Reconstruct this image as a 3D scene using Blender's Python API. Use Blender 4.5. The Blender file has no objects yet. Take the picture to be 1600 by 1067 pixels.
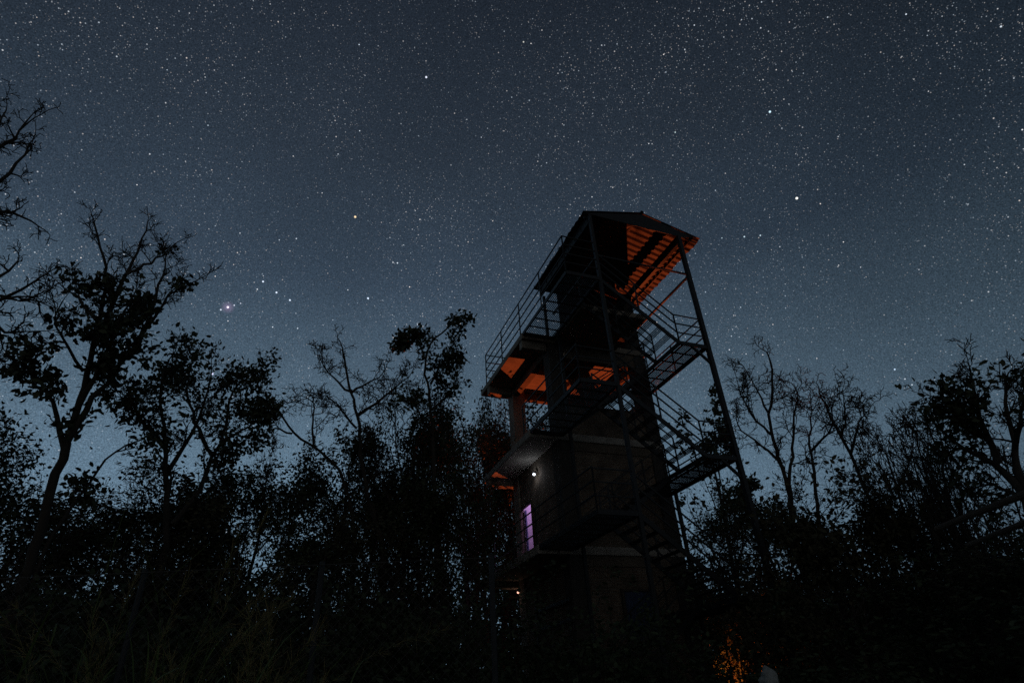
import bpy, bmesh, math, random
import numpy as np
from mathutils import Vector, Matrix

# ------------------------------------------------------------------ camera
SC = bpy.context.scene
COL = SC.collection
CAM = np.array([0.0, 0.0, 1.6])
RT = np.array([0.997923, 0.033886, -0.054777])
UP = np.array([0.064411, -0.525002, 0.84866])
FW = np.array([0.0, 0.850426, 0.526094])
FPX = 919.56
cam = bpy.data.cameras.new('camera')
cam.sensor_width = 36.0
cam.lens = FPX / 1600 * 36.0
cam.clip_start = 0.05
cam.clip_end = 3000
co = bpy.data.objects.new('camera', cam)
COL.objects.link(co)
co.matrix_world = Matrix(((RT[0], UP[0], -FW[0], CAM[0]), (RT[1], UP[1], -FW[1], CAM[1]),
                          (RT[2], UP[2], -FW[2], CAM[2]), (0, 0, 0, 1)))
SC.camera = co
SC.view_settings.view_transform = 'Standard'
SC.view_settings.look = 'None'
SC.view_settings.exposure = 0
SC.view_settings.gamma = 1
SC.cycles.use_denoising = False          # the photograph is grainy
SC.cycles.max_bounces = 6
SC.cycles.sample_clamp_indirect = 0.5
SC.cycles.sample_clamp_direct = 2.5


def ray(x, y):
    d = (x - 800) / FPX * RT - (y - 533.5) / FPX * UP + FW
    return d / np.linalg.norm(d)


def place(x, y, dist):
    """a point in the place at that horizontal distance, seen in that direction"""
    d = ray(x, y)
    h = math.hypot(d[0], d[1])
    return CAM + d * (dist / h)


# ------------------------------------------------------------------ night sky (world)
W = bpy.data.worlds.new('World')
SC.world = W
W.use_nodes = True
nt = W.node_tree
for n in list(nt.nodes):
    nt.nodes.remove(n)


def N(t, **kw):
    n = nt.nodes.new(t)
    for k, v in kw.items():
        setattr(n, k, v)
    return n


def setin(n, k, v):
    if hasattr(v, 'is_output'):
        nt.links.new(v, n.inputs[k])
    else:
        n.inputs[k].default_value = v


def M_(op, a, b=None, c=None, clamp=False):
    n = N('ShaderNodeMath', operation=op, use_clamp=clamp)
    setin(n, 0, a)
    if b is not None:
        setin(n, 1, b)
    if c is not None:
        setin(n, 2, c)
    return n.outputs[0]


def VM(op, a, b=None, s=None):
    n = N('ShaderNodeVectorMath', operation=op)
    setin(n, 0, a)
    if b is not None:
        setin(n, 1, b)
    if s is not None:
        setin(n, 'Scale', s)
    return n.outputs['Value'] if op in ('DOT_PRODUCT', 'DISTANCE', 'LENGTH') else n.outputs['Vector']


tc = N('ShaderNodeTexCoord')
DIR = tc.outputs['Generated']
sep = N('ShaderNodeSeparateXYZ')
nt.links.new(DIR, sep.inputs[0])
ramp = N('ShaderNodeValToRGB')
nt.links.new(sep.outputs['Z'], ramp.inputs[0])
el = ramp.color_ramp.elements


def lin(r, g, b):
    f = lambda c: (c / 255 / 12.92) if c / 255 <= 0.04045 else ((c / 255 + 0.055) / 1.055) ** 2.4
    return (f(r), f(g), f(b), 1)


el[0].position = 0.0
el[0].color = lin(100, 126, 146)
el[1].position = 1.0
el[1].color = lin(32, 39, 49)
for p, c in ((0.30, (91, 115, 134)), (0.45, (71, 90, 106)), (0.60, (52, 66, 81)), (0.75, (42, 52, 64)), (0.88, (35, 43, 54))):
    e = el.new(p)
    e.color = lin(*c)
# the glow of the horizon is stronger to the left of the tower, the right is greyer and darker
gl = M_('MULTIPLY_ADD', VM('DOT_PRODUCT', DIR, tuple(ray(420, 760))), 1.0, 0.0)
glm = N('ShaderNodeMapRange')
setin(glm, 0, gl)
setin(glm, 1, 0.30); setin(glm, 2, 1.0); setin(glm, 3, 0.40); setin(glm, 4, 1.14)
skyn = N('ShaderNodeTexNoise')
nt.links.new(DIR, skyn.inputs['Vector'])
setin(skyn, 'Scale', 2.6); setin(skyn, 'Detail', 3.0)
nm = N('ShaderNodeMapRange')
setin(nm, 0, skyn.outputs['Fac'])
setin(nm, 1, 0.3); setin(nm, 2, 0.7); setin(nm, 3, 0.90); setin(nm, 4, 1.10)
base = VM('SCALE', ramp.outputs['Color'], s=M_('MULTIPLY', glm.outputs[0], nm.outputs[0]))

# unresolved faint stars: a fine mottle
fn = N('ShaderNodeTexNoise')
nt.links.new(DIR, fn.inputs['Vector'])
setin(fn, 'Scale', 620.0); setin(fn, 'Detail', 1.0)
fm = N('ShaderNodeMapRange')
setin(fm, 0, fn.outputs['Fac'])
setin(fm, 1, 0.25); setin(fm, 2, 0.75); setin(fm, 3, 0.60); setin(fm, 4, 1.45)
base = VM('SCALE', base, s=fm.outputs[0])
# warm glow added low in the sky behind the camera to warm the walls
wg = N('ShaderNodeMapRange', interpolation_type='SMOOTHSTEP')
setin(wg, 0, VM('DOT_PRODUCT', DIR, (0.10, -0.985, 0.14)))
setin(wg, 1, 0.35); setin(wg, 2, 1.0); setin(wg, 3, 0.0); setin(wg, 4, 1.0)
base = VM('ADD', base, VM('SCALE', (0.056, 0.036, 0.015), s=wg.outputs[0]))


def starlayer(scale, radius, gain, power, off):
    """a Voronoi cell crossing the sky sphere shows one star; the cell's random colour is its magnitude"""
    v = N('ShaderNodeTexVoronoi', feature='F1', distance='EUCLIDEAN')
    mp = N('ShaderNodeMapping')
    nt.links.new(DIR, mp.inputs[0])
    mp.inputs['Rotation'].default_value = off
    mp.inputs['Location'].default_value = off
    nt.links.new(mp.outputs[0], v.inputs['Vector'])
    setin(v, 'Scale', scale)
    s2 = N('ShaderNodeSeparateColor')
    nt.links.new(v.outputs['Color'], s2.inputs[0])
    mag = M_('POWER', s2.outputs[0], power)
    rr = M_('MULTIPLY_ADD', mag, radius * 0.5, radius * 0.5)
    k = M_('SUBTRACT', 1.0, M_('DIVIDE', v.outputs['Distance'], rr), clamp=True)
    a = M_('MULTIPLY', M_('POWER', k, 0.8), M_('MULTIPLY_ADD', mag, gain, gain * 0.07))
    tint = N('ShaderNodeMix', data_type='RGBA')
    setin(tint, 0, s2.outputs[1])
    setin(tint, 6, (0.72, 0.86, 1.0, 1)); setin(tint, 7, (1.0, 0.88, 0.80, 1))
    return VM('SCALE', tint.outputs[2], s=a)


# stars fade low in the sky, and the faint ones crowd into loose clouds
fade = N('ShaderNodeMapRange', interpolation_type='SMOOTHSTEP')
setin(fade, 0, sep.outputs['Z']); setin(fade, 1, 0.15); setin(fade, 2, 0.60); setin(fade, 3, 0.25); setin(fade, 4, 1.0)
cn = N('ShaderNodeTexNoise')
nt.links.new(DIR, cn.inputs['Vector'])
setin(cn, 'Scale', 5.5); setin(cn, 'Detail', 4.0)
cm = N('ShaderNodeMapRange', interpolation_type='SMOOTHSTEP')
setin(cm, 0, cn.outputs['Fac']); setin(cm, 1, 0.36); setin(cm, 2, 0.66); setin(cm, 3, 0.5); setin(cm, 4, 1.3)
crowd = M_('MULTIPLY', fade.outputs[0], cm.outputs[0])
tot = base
for a in ((66.0, 0.078, 2.0, 4.5, (0.3, 0.5, 0.1)), (125.0, 0.15, 1.0, 3.2, (0.9, 0.2, 0.7)),
          (230.0, 0.23, 0.60, 2.2, (0.2, 0.7, 0.4)), (330.0, 0.30, 0.26, 1.5, (0.6, 0.1, 0.5))):
    tot = VM('ADD', tot, VM('SCALE', starlayer(*a), s=(fade.outputs[0] if a[0] < 100 else crowd)))
# the bright stars one can name in the photograph: direction, size, colour
BR = [(555, 339, 2.3, (1.0, .74, .42), 1.6), (1245, 310, 2.3, (.95, .95, .86), 2.2), (411, 440, 1.8, (.75, .85, 1), 1.6),
      (432, 457, 1.8, (.75, .85, 1), 1.6), (453, 469, 1.8, (.75, .85, 1), 1.5), (356, 480, 2.0, (1.0, .8, 1.0), 2.2),
      (356, 480, 10.0, (.75, .5, .85), .22), (345, 484, 1.6, (.8, .85, 1), 1.2), (366, 477, 1.4, (.8, .85, 1), 1.1),
      (376, 474, 1.3, (.8, .85, 1), .9), (575, 466, 1.9, (.7, .82, 1), 1.6), (614, 410, 1.3, (.9, .95, 1), 1.0),
      (621, 411, 1.5, (.8, .9, 1), 1.2), (402, 452, 1.4, (.9, .95, 1), 1.0), (1398, 577, 1.5, (.6, .78, 1), 1.3),
      (1203, 175, 2.0, (.6, .85, 1), 1.8), (1163, 370, 1.5, (.7, .9, 1), 1.2), (1188, 368, 1.4, (.7, .9, 1), 1.1),
      (666, 121, 2.0, (.8, .85, 1), 1.6), (818, 66, 1.4, (.9, .9, .8), 1.0), (1421, 605, 1.3, (.8, .9, 1), 1.0),
      (1425, 601, 1.2, (.8, .9, 1), 1.0), (1456, 594, 1.3, (.8, .9, 1), 1.0), (1414, 592, 1.3, (.8, .9, 1), .9),
      (1451, 604, 1.2, (.8, .9, 1), .9), (332, 584, 2.0, (.75, .72, 1), 1.5), (426, 511, 1.3, (.8, .9, 1), 1.0),
      (465, 513, 1.3, (.8, .9, 1), 1.0), (463, 373, 1.3, (.8, .9, 1), 1.0), (1055, 207, 1.2, (.8, 1, 1), 1.1),
      (1564, 42, 1.4, (.8, .9, 1), 1.2), (1128, 372, 1.1, (.7, .9, 1), .9), (234, 241, 1.2, (.9, .95, 1), .9)]
for x, y, r, c, g in BR:
    d = VM('DISTANCE', DIR, tuple(ray(x, y)))
    k = M_('SUBTRACT', 1.0, M_('DIVIDE', d, (r if r > 8 else r * .85) / FPX), clamp=True)
    k = M_('MULTIPLY', M_('POWER', k, 1.3 if r > 8 else 0.7), g)
    tot = VM('ADD', tot, VM('SCALE', c, s=k))
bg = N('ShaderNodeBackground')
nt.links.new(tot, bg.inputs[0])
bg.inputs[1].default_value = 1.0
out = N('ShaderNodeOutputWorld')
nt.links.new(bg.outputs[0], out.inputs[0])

# ------------------------------------------------------------------ materials


def mat(name, col, rough=0.8, metal=0.0, var=0.25, scale=6.0, bump=0.0, bscale=40.0, emit=None, estr=0.0, stretch=None):
    m = bpy.data.materials.new(name)
    m.use_nodes = True
    t = m.node_tree
    b = t.nodes['Principled BSDF']
    b.inputs['Roughness'].default_value = rough
    b.inputs['Metallic'].default_value = metal
    tcn = t.nodes.new('ShaderNodeTexCoord')
    vec = tcn.outputs['Object']
    if stretch:
        mp = t.nodes.new('ShaderNodeMapping')
        mp.inputs['Scale'].default_value = stretch
        t.links.new(vec, mp.inputs[0])
        vec = mp.outputs[0]
    n = t.nodes.new('ShaderNodeTexNoise')
    n.inputs['Scale'].default_value = scale
    n.inputs['Detail'].default_value = 6
    n.inputs['Roughness'].default_value = 0.65
    t.links.new(vec, n.inputs['Vector'])
    r = t.nodes.new('ShaderNodeValToRGB')
    r.color_ramp.elements[0].position = 0.3
    r.color_ramp.elements[1].position = 0.7
    lo = [max(0, c * (1 - var)) for c in col]
    hi = [min(1, c * (1 + var)) for c in col]
    r.color_ramp.elements[0].color = (*lo, 1)
    r.color_ramp.elements[1].color = (*hi, 1)
    t.links.new(n.outputs['Fac'], r.inputs[0])
    t.links.new(r.outputs[0], b.inputs['Base Color'])
    if bump:
        n2 = t.nodes.new('ShaderNodeTexNoise')
        n2.inputs['Scale'].default_value = bscale
        n2.inputs['Detail'].default_value = 5
        t.links.new(vec, n2.inputs['Vector'])
        bp = t.nodes.new('ShaderNodeBump')
        bp.inputs['Strength'].default_value = bump
        bp.inputs['Distance'].default_value = 0.02
        t.links.new(n2.outputs['Fac'], bp.inputs['Height'])
        t.links.new(bp.outputs[0], b.inputs['Normal'])
    if emit:
        b.inputs['Emission Color'].default_value = (*emit, 1)
        b.inputs['Emission Strength'].default_value = estr
    return m


def brick_mat():
    m = mat('brick_wall', (0.27, 0.19, 0.14), 0.9)
    t = m.node_tree
    b = t.nodes['Principled BSDF']
    tcn = t.nodes.new('ShaderNodeTexCoord')
    sp = t.nodes.new('ShaderNodeSeparateXYZ')
    t.links.new(tcn.outputs['Object'], sp.inputs[0])
    ad = t.nodes.new('ShaderNodeMath')
    t.links.new(sp.outputs[0], ad.inputs[0])
    t.links.new(sp.outputs[1], ad.inputs[1])
    cb = t.nodes.new('ShaderNodeCombineXYZ')
    t.links.new(ad.outputs[0], cb.inputs[0])
    t.links.new(sp.outputs[2], cb.inputs[1])
    br = t.nodes.new('ShaderNodeTexBrick')
    br.inputs['Scale'].default_value = 1.0
    br.inputs['Brick Width'].default_value = 0.24
    br.inputs['Row Height'].default_value = 0.085
    br.inputs['Mortar Size'].default_value = 0.009
    br.inputs['Color1'].default_value = (0.15, 0.10, 0.066, 1)
    br.inputs['Color2'].default_value = (0.19, 0.135, 0.095, 1)
    br.inputs['Mortar'].default_value = (0.20, 0.18, 0.15, 1)
    t.links.new(cb.outputs[0], br.inputs['Vector'])
    n = t.nodes.new('ShaderNodeTexNoise')
    n.inputs['Scale'].default_value = 2.2
    n.inputs['Detail'].default_value = 8
    t.links.new(tcn.outputs['Object'], n.inputs['Vector'])
    mr = t.nodes.new('ShaderNodeMapRange')
    mr.inputs[1].default_value = .3
    mr.inputs[2].default_value = .7
    mr.inputs[3].default_value = .45
    mr.inputs[4].default_value = 1.25
    t.links.new(n.outputs['Fac'], mr.inputs[0])
    vm = t.nodes.new('ShaderNodeVectorMath')
    vm.operation = 'SCALE'
    t.links.new(br.outputs['Color'], vm.inputs[0])
    t.links.new(mr.outputs[0], vm.inputs['Scale'])
    t.links.new(vm.outputs[0], b.inputs['Base Color'])
    bp = t.nodes.new('ShaderNodeBump')
    bp.inputs['Strength'].default_value = 0.5
    bp.inputs['Distance'].default_value = 0.01
    bp.invert = True
    t.links.new(br.outputs['Fac'], bp.inputs['Height'])
    t.links.new(bp.outputs[0], b.inputs['Normal'])
    return m


MAT = dict(
    darkcon=mat('dark_concrete', (0.055, 0.049, 0.043), 0.9, var=.4, scale=2.5, bump=.4, bscale=14),  # darker concrete of the near columns
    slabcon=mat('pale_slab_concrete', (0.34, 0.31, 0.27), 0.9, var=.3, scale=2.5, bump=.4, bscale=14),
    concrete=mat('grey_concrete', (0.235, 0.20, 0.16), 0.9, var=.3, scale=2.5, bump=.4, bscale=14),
    brick=brick_mat(),
    plaster=mat('stained_plaster', (0.135, 0.105, 0.078), 0.9, var=.35, scale=1.8, bump=.4, bscale=20),
    steel=mat('dark_steel_paint', (0.016, 0.019, 0.022), 0.6, 0.0, var=.4, scale=9),
    grate=mat('steel_grating', (0.035, 0.034, 0.034), 0.6, 0.0, var=.4, scale=9),
    sheet=mat('roof_sheet', (0.10, 0.078, 0.07), 0.6, 0.0, var=.35, scale=2.0),
    wood=mat('weathered_wood', (0.065, 0.050, 0.037), 0.9, var=.4, scale=5, bump=.5, bscale=25, stretch=(1, 1, 6)),
    blue=mat('blue_paint', (0.03, 0.05, 0.11), 0.6, var=.3, scale=4),
    bark=mat('dark_bark', (0.045, 0.037, 0.029), 0.95, var=.4, scale=8, bump=.6, bscale=30, stretch=(1, 1, .3)),
    leaf=mat('dry_green_leaf', (0.040, 0.052, 0.022), 0.7, var=.5, scale=1.5),
    leaf_b=mat('brown_green_leaf', (0.060, 0.055, 0.025), 0.7, var=.5, scale=1.5),
    shrub=mat('shrub_leaf', (0.035, 0.055, 0.022), 0.7, var=.5, scale=1.2),
    reed=mat('reed_green', (0.085, 0.13, 0.030), 0.7, var=.4, scale=2),
    straw=mat('dry_straw', (0.28, 0.22, 0.09), 0.8, var=.4, scale=3),
    wire=mat('galvanised_wire', (0.09, 0.085, 0.08), 0.6, 0.0, var=.2),
    sack=mat('pale_sack', (0.30, 0.32, 0.31), 0.85, var=.3, scale=7, bump=.8, bscale=9),
    soil=mat('dry_forest_soil', (0.10, 0.08, 0.055), 0.95, var=.5, scale=0.7, bump=.6, bscale=6),
    inner=mat('painted_room_wall', (0.55, 0.50, 0.58), 0.8, var=.12, scale=3),
    bulb=mat('lit_bulb', (0.9, 0.9, 0.9), 0.4, emit=(0.86, 0.92, 1.0), estr=2.5),
    redbulb=mat('lit_red_lamp', (0.9, 0.6, 0.5), 0.4, emit=(1.0, 0.45, 0.32), estr=2),
    purple=mat('lit_tube', (0.9, 0.8, 0.9), 0.4, emit=(0.80, 0.50, 1.0), estr=1.5),
    floodglass=mat('lit_flood_glass', (0.9, 0.6, 0.3), 0.4, emit=(1.0, 0.35, 0.08), estr=2),
)

for k_ in ('bulb', 'redbulb', 'purple', 'floodglass'):
    MAT[k_].cycles.emission_sampling = 'NONE'

# ------------------------------------------------------------------ mesh helpers


class MB:
    def __init__(s):
        s.v = []; s.f = []; s.n = 0

    def add(s, verts, faces):
        o = s.n
        s.v.extend(verts)
        s.f.extend([tuple(i + o for i in f) for f in faces])
        s.n += len(verts)

    def box(s, a, b):
        (x0, y0, z0), (x1, y1, z1) = a, b
        v = [(x0, y0, z0), (x1, y0, z0), (x1, y1, z0), (x0, y1, z0), (x0, y0, z1), (x1, y0, z1), (x1, y1, z1), (x0, y1, z1)]
        s.add(v, [(0, 3, 2, 1), (4, 5, 6, 7), (0, 1, 5, 4), (1, 2, 6, 5), (2, 3, 7, 6), (3, 0, 4, 7)])

    def bar(s, a, b, w, h=None, up=(0, 0, 1)):
        """a square bar from a to b, w wide and h high"""
        h = w if h is None else h
        a = np.array(a, float); b = np.array(b, float)
        d = b - a
        d /= np.linalg.norm(d)
        u = np.array(up, float)
        if abs(d @ u) > 0.95:
            u = np.array((0., 1., 0.))
        x = np.cross(d, u); x /= np.linalg.norm(x)
        y = np.cross(x, d)
        v = []
        for p in (a, b):
            for i, j in ((-1, -1), (1, -1), (1, 1), (-1, 1)):
                v.append(tuple(p + x * i * w / 2 + y * j * h / 2))
        s.add(v, [(0, 3, 2, 1), (4, 5, 6, 7), (0, 1, 5, 4), (1, 2, 6, 5), (2, 3, 7, 6), (3, 0, 4, 7)])

    def tube(s, pts, rad, k=6, cap=True):
        v, f = tubes([(np.array(pts, float), np.array(rad, float) if np.ndim(rad) else np.full(len(pts), rad))], k)
        s.add([tuple(p) for p in v], [tuple(q) for q in f])

    def build(s, name, m, parent=None, bevel=0.0):
        me = bpy.data.meshes.new(name)
        me.from_pydata(s.v, [], s.f)
        me.materials.append(MAT[m] if isinstance(m, str) else m)
        me.update()
        o = bpy.data.objects.new(name, me)
        COL.objects.link(o)
        o.parent = parent
        if bevel:
            bv = o.modifiers.new('bevel', 'BEVEL')
            bv.width = bevel; bv.segments = 1; bv.limit_method = 'ANGLE'
        return o


def tubes(lines, k=4):
    """lines: list of (points n x 3, radii n); returns verts, quads"""
    V = []; F = []; off = 0
    ang = np.arange(k) * 2 * np.pi / k
    ca, sa = np.cos(ang), np.sin(ang)
    for P, R in lines:
        n = len(P)
        D = np.gradient(P, axis=0)
        D /= (np.linalg.norm(D, axis=1, keepdims=True) + 1e-9)
        ref = np.array((0., 0, 1)) if abs(D[:, 2]).mean() < .8 else np.array((1., 0, 0))
        X = np.cross(D, ref)
        X /= (np.linalg.norm(X, axis=1, keepdims=True) + 1e-9)
        Y = np.cross(D, X)
        v = P[:, None, :] + R[:, None, None] * (X[:, None, :] * ca[None, :, None] + Y[:, None, :] * sa[None, :, None])
        V.append(v.reshape(-1, 3))
        i = np.arange(n - 1)[:, None] * k
        j = np.arange(k)[None, :]
        j2 = (j + 1) % k
        q = np.stack([i + j, i + j2, i + k + j2, i + k + j], -1).reshape(-1, 4) + off
        F.append(q)
        off += n * k
    return np.concatenate(V), np.concatenate(F)


def np_mesh(name, V, F, m, parent=None):
    """F: n x 4 (quads)"""
    me = bpy.data.meshes.new(name)
    me.vertices.add(len(V))
    me.vertices.foreach_set('co', np.asarray(V, np.float32).ravel())
    k = F.shape[1]
    me.loops.add(F.size)
    me.loops.foreach_set('vertex_index', F.astype(np.int32).ravel())
    me.polygons.add(len(F))
    me.polygons.foreach_set('loop_start', np.arange(len(F), dtype=np.int32) * k)
    me.polygons.foreach_set('loop_total', np.full(len(F), k, np.int32))
    me.materials.append(MAT[m])
    me.update(calc_edges=True)
    me.validate()
    o = bpy.data.objects.new(name, me)
    COL.objects.link(o)
    o.parent = parent
    return o


def tag(o, label=None, cat=None, group=None, kind=None):
    if label: o['label'] = label
    if cat: o['category'] = cat
    if group: o['group'] = group
    if kind: o['kind'] = kind
    return o


def empty(name, loc, rz=0.0):
    o = bpy.data.objects.new(name, None)
    COL.objects.link(o)
    o.location = loc
    o.rotation_euler = (0, 0, rz)
    o.empty_display_size = .3
    return o


# ------------------------------------------------------------------ ground
rg = np.random.default_rng(5)
gx = np.concatenate([np.linspace(-900, -45, 12), np.linspace(-40, 60, 101), np.linspace(70, 900, 12)])
gy = np.concatenate([np.linspace(-600, -12, 10), np.linspace(-10, 70, 81), np.linspace(80, 1200, 14)])
GX, GY = np.meshgrid(gx, gy, indexing='ij')
GZ = 0.10 * np.sin(GX * .31 + 1) * np.sin(GY * .27) + .05 * np.sin(GX * .9) * np.sin(GY * 1.1 + .5) - .06
GV = np.stack([GX, GY, GZ], -1).reshape(-1, 3)
a, b = len(gx), len(gy)
ii, jj = np.meshgrid(np.arange(a - 1), np.arange(b - 1), indexing='ij')
q = (ii * b + jj).ravel()
o = np_mesh('ground', GV, np.stack([q, q + b, q + b + 1, q + 1], -1), 'soil')
tag(o, kind='structure')


def gz(x, y):
    return 0.10 * math.sin(x * .31 + 1) * math.sin(y * .27) + .05 * math.sin(x * .9) * math.sin(y * 1.1 + .5) - .06


# ------------------------------------------------------------------ the watch tower
YAW = 0.3906077
CU, SU = math.cos(YAW), math.sin(YAW)


def tw(u, v, z=0.0):
    return np.array([u * CU - v * SU, u * SU + v * CU, z])


# local coordinates of the tower: u to the right along the stair front, v away from the camera.
T = empty('watch_tower', (0, 0, 0), YAW)
O0 = (9.65, 17.5)
p0 = tw(*O0)
T.location = (p0[0], p0[1], 0)
tag(T, 'tall concrete and brick watchtower with dark steel switchback stairs and a gabled sheet roof', 'watchtower')


def L(u, v, z):
    return (u - O0[0], v - O0[1], z)


class TB(MB):
    def B(s, u0, v0, z0, u1, v1, z1):
        s.box(L(u0, v0, z0), L(u1, v1, z1)); return s

    def R(s, a, b, w, h=None):
        s.bar(L(*a), L(*b), w, h); return s

    def C(s, a, b, r, k=6):
        s.tube([L(*a), L(*b)], r, k); return s


U0, U1, V0, V1 = 7.70, 11.58, 15.50, 19.50
Z1, Z2, Z3 = 5.38, 8.83, 12.38            # floor levels of the slabs (tops)
TH = .24
# columns
for u in (U0, U1 - .5):
    for v in (V0, V1 - .5):
        m = TB()
        zt = Z3 - .26
        m.B(u, v, -.3, u + .5, v + .5, zt)
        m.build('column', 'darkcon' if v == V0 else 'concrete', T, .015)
# storey walls; third storey is open above a parapet
e = .06
DV0, DV1, DZ = 18.05, 18.98, Z1 + 2.02    # the lit doorway in the left face, second storey


def wall(name, boxes, m='brick'):
    b_ = TB()
    for q_ in boxes:
        b_.B(*q_)
    return b_.build(name, m, T)


for za, zb in ((-.2, Z1 - TH - .3), (Z1, Z2 - TH - .3), (Z2, Z2 + 1.08)):
    second = (za == Z1)
    wall('wall', [(U0 + .5, V0 + e, za, U1 - .5, V0 + .26, zb)])
    wall('wall', [(U0 + .5, V1 - .26, za, U1 - .5, V1 - e, zb)])
    wall('wall', [(U1 - .26, V0 + .5, za, U1 - e, V1 - .5, zb + (.62 if za == Z2 else 0))])  # right parapet raised to keep the orange beam off the near deck underside
    if second:
        wall('wall', [(U0 + e, V0 + .5, za, U0 + .15, DV0, zb), (U0 + e, DV0, DZ, U0 + .15, V1 - .5, zb)])
    elif za < 0:
        wall('wall', [(U0 + e, V0 + .5, za, U0 + .26, V1 - .5, zb)])
# ring beams and floor slabs
for z, full in ((Z1, 1), (Z2, 1), (Z3, 0)):
    zb = z - TH
    for bx in ((U0 + .03, V0 + .03, zb - (.3 if full else .5), U1 - .03, V0 + .28, zb), (U0 + .03, V1 - .28, zb - .3, U1 - .03, V1 - .03, zb),
               (U0 + .03, V0 + .28, zb - .3, U0 + .28, V1 - .28, zb), (U1 - .28, V0 + .28, zb - .3, U1 - .03, V1 - .28, zb)):
        b_ = TB(); b_.B(*bx); b_.build('beam', 'plaster', T, .01)
# slabs with their balcony strip along the left side and a lip beyond the far side
b_ = TB(); b_.B(6.75, V0 - .02, Z1 - TH, U1 + .02, V1 + .5, Z1); b_.build('floor_slab', 'slabcon', T, .015)
b_ = TB(); b_.B(6.75, V0 - .02, Z2 - TH, U1 + .02, V1 + .5, Z2); b_.build('floor_slab', 'slabcon', T, .015)
b_ = TB(); b_.B(6.75, V0 - .02, Z3 - .22, U1 + .02, V1 + .5, Z3); b_.build('deck_slab', 'concrete', T, .015)
b_ = TB(); b_.B(7.92, 13.36, Z3 - .20, 10.32, V0 - .022, Z3 - .004); b_.build('deck_slab', 'concrete', T, .015)
for z in (Z1, Z2):
    b_ = TB(); b_.B(6.78, V1 + .01, z - TH - .20, 7.9, V1 + .36, z - TH - .002); b_.build('beam', 'concrete', T, .01)
# cantilever beams of the deck
for (bx) in ((6.78, V1 - .45, Z3 - .22 - .30, 7.68, V1 - .18, Z3 - .222), (6.78, V0 + .1, Z3 - .22 - .30, 7.68, V0 + .35, Z3 - .222),
             (9.55, V0 + .28, Z3 - .22 - .26, 9.8, V1 - .28, Z3 - .222), (U0 + .28, 17.3, Z3 - .22 - .26, 9.55, 17.55, Z3 - .222)):
    b_ = TB(); b_.B(*bx); b_.build('beam', 'concrete', T, .01)
# lit doorway: frame, leaf standing open, the room behind
b_ = TB()
b_.B(U0 + .02, DV0 - .05, Z1, U0 + .12, DV0, DZ + .05); b_.B(U0 + .02, DV1, Z1, U0 + .12, DV1 + .02, DZ + .05)
b_.B(U0 + .02, DV0, DZ - .02, U0 + .12, DV1, DZ + .05)
dr = b_.build('door_frame', 'wood', T)
b_ = TB()
b_.R((U0 + .155, 18.90, Z1 + 1.0), (U0 + .21, 18.92, Z1 + 1.0), .045, 1.96)
leafd = b_.build('door', 'blue', T)
b_ = TB(); b_.C((U0 + .19, 18.90, Z1 + 1.0), (U0 + .19, 18.84, Z1 + 1.0), .015); b_.build('handle', 'steel', leafd)
b_ = TB()                                   # inside lining of the room
b_.B(U0 + .153, V1 - .52, Z1 + .002, U1 - .262, V1 - .502, Z2 - TH - .004)
b_.B(U1 - .30, V0 + .30, Z1 + .002, U1 - .28, V1 - .53, Z2 - TH - .004)
b_.B(U0 + 1.5, V0 + .6, Z1 + .002, U0 + 1.56, V1 - .53, Z2 - TH - .004)
b_.B(U0 + .153, V0 + .6, Z2 - TH - .05, U0 + 1.5, V1 - .53, Z2 - TH - .006)
b_.build('room_lining', 'inner', T)
b_ = TB(); b_.C((U0 + .75, 17.3, Z2 - TH - .15), (U0 + .75, 18.2, Z2 - TH - .15), .02, 8)
b_.build('tube_lamp', 'purple', T)
# wall lamps
def lamp(u, v, z, m, r=.04):
    b_ = TB(); b_.R((u + .02, v, z), (u - .09, v, z), .03); b_.C((u - .07, v, z + .01), (u - .07, v, z - .05), .03, 10)
    h = b_.build('lamp_holder', 'steel', T)
    me = bpy.data.meshes.new('bulb'); bm = bmesh.new()
    bmesh.ops.create_uvsphere(bm, u_segments=14, v_segments=10, radius=r)
    bmesh.ops.translate(bm, verts=bm.verts, vec=L(u - .07, v, z - .05 - r * .7))
    bm.to_mesh(me); bm.free(); me.materials.append(MAT[m])
    for p in me.polygons: p.use_smooth = True
    o_ = bpy.data.objects.new('bulb', me); COL.objects.link(o_); o_.parent = h
    return o_
def point(u, v, z, e_, c, r=.03):
    li = bpy.data.lights.new('lamp_light', 'POINT'); li.energy = e_; li.color = c; li.shadow_soft_size = r
    o_ = bpy.data.objects.new('lamp_light', li); COL.objects.link(o_); o_.parent = T; o_.location = L(u, v, z)
lamp(U0, 17.35, 8.18, 'bulb', .046)
point(U0 - .15, 17.35, 8.10, 1.7, (.80, .88, 1.0))
lamp(U0 + .10, V1 + .16, 4.90, 'redbulb', .035)
point(U0 - .1, V1 + .16, 4.62, .5, (1.0, .62, .45))
lamp(U0 + .55, V0 - .02, 11.86, 'bulb', .022)
point(U0 + .8, 17.9, Z2 - TH - .45, 60.0, (.80, .48, 1.0), .08)
# horizontal guard rails standing off the left face at the ground storey
b_ = TB()
for k in range(9):
    z = .5 + k * .5
    if z < 4.4: b_.R((U0 - .06, V0 + .15, z), (U0 - .06, 17.95, z), .05, .09)
b_.R((U0 - .06, 17.95, 0), (U0 - .06, 17.95, 4.4), .09)
b_.build('guard_rails', 'steel', T)
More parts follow.
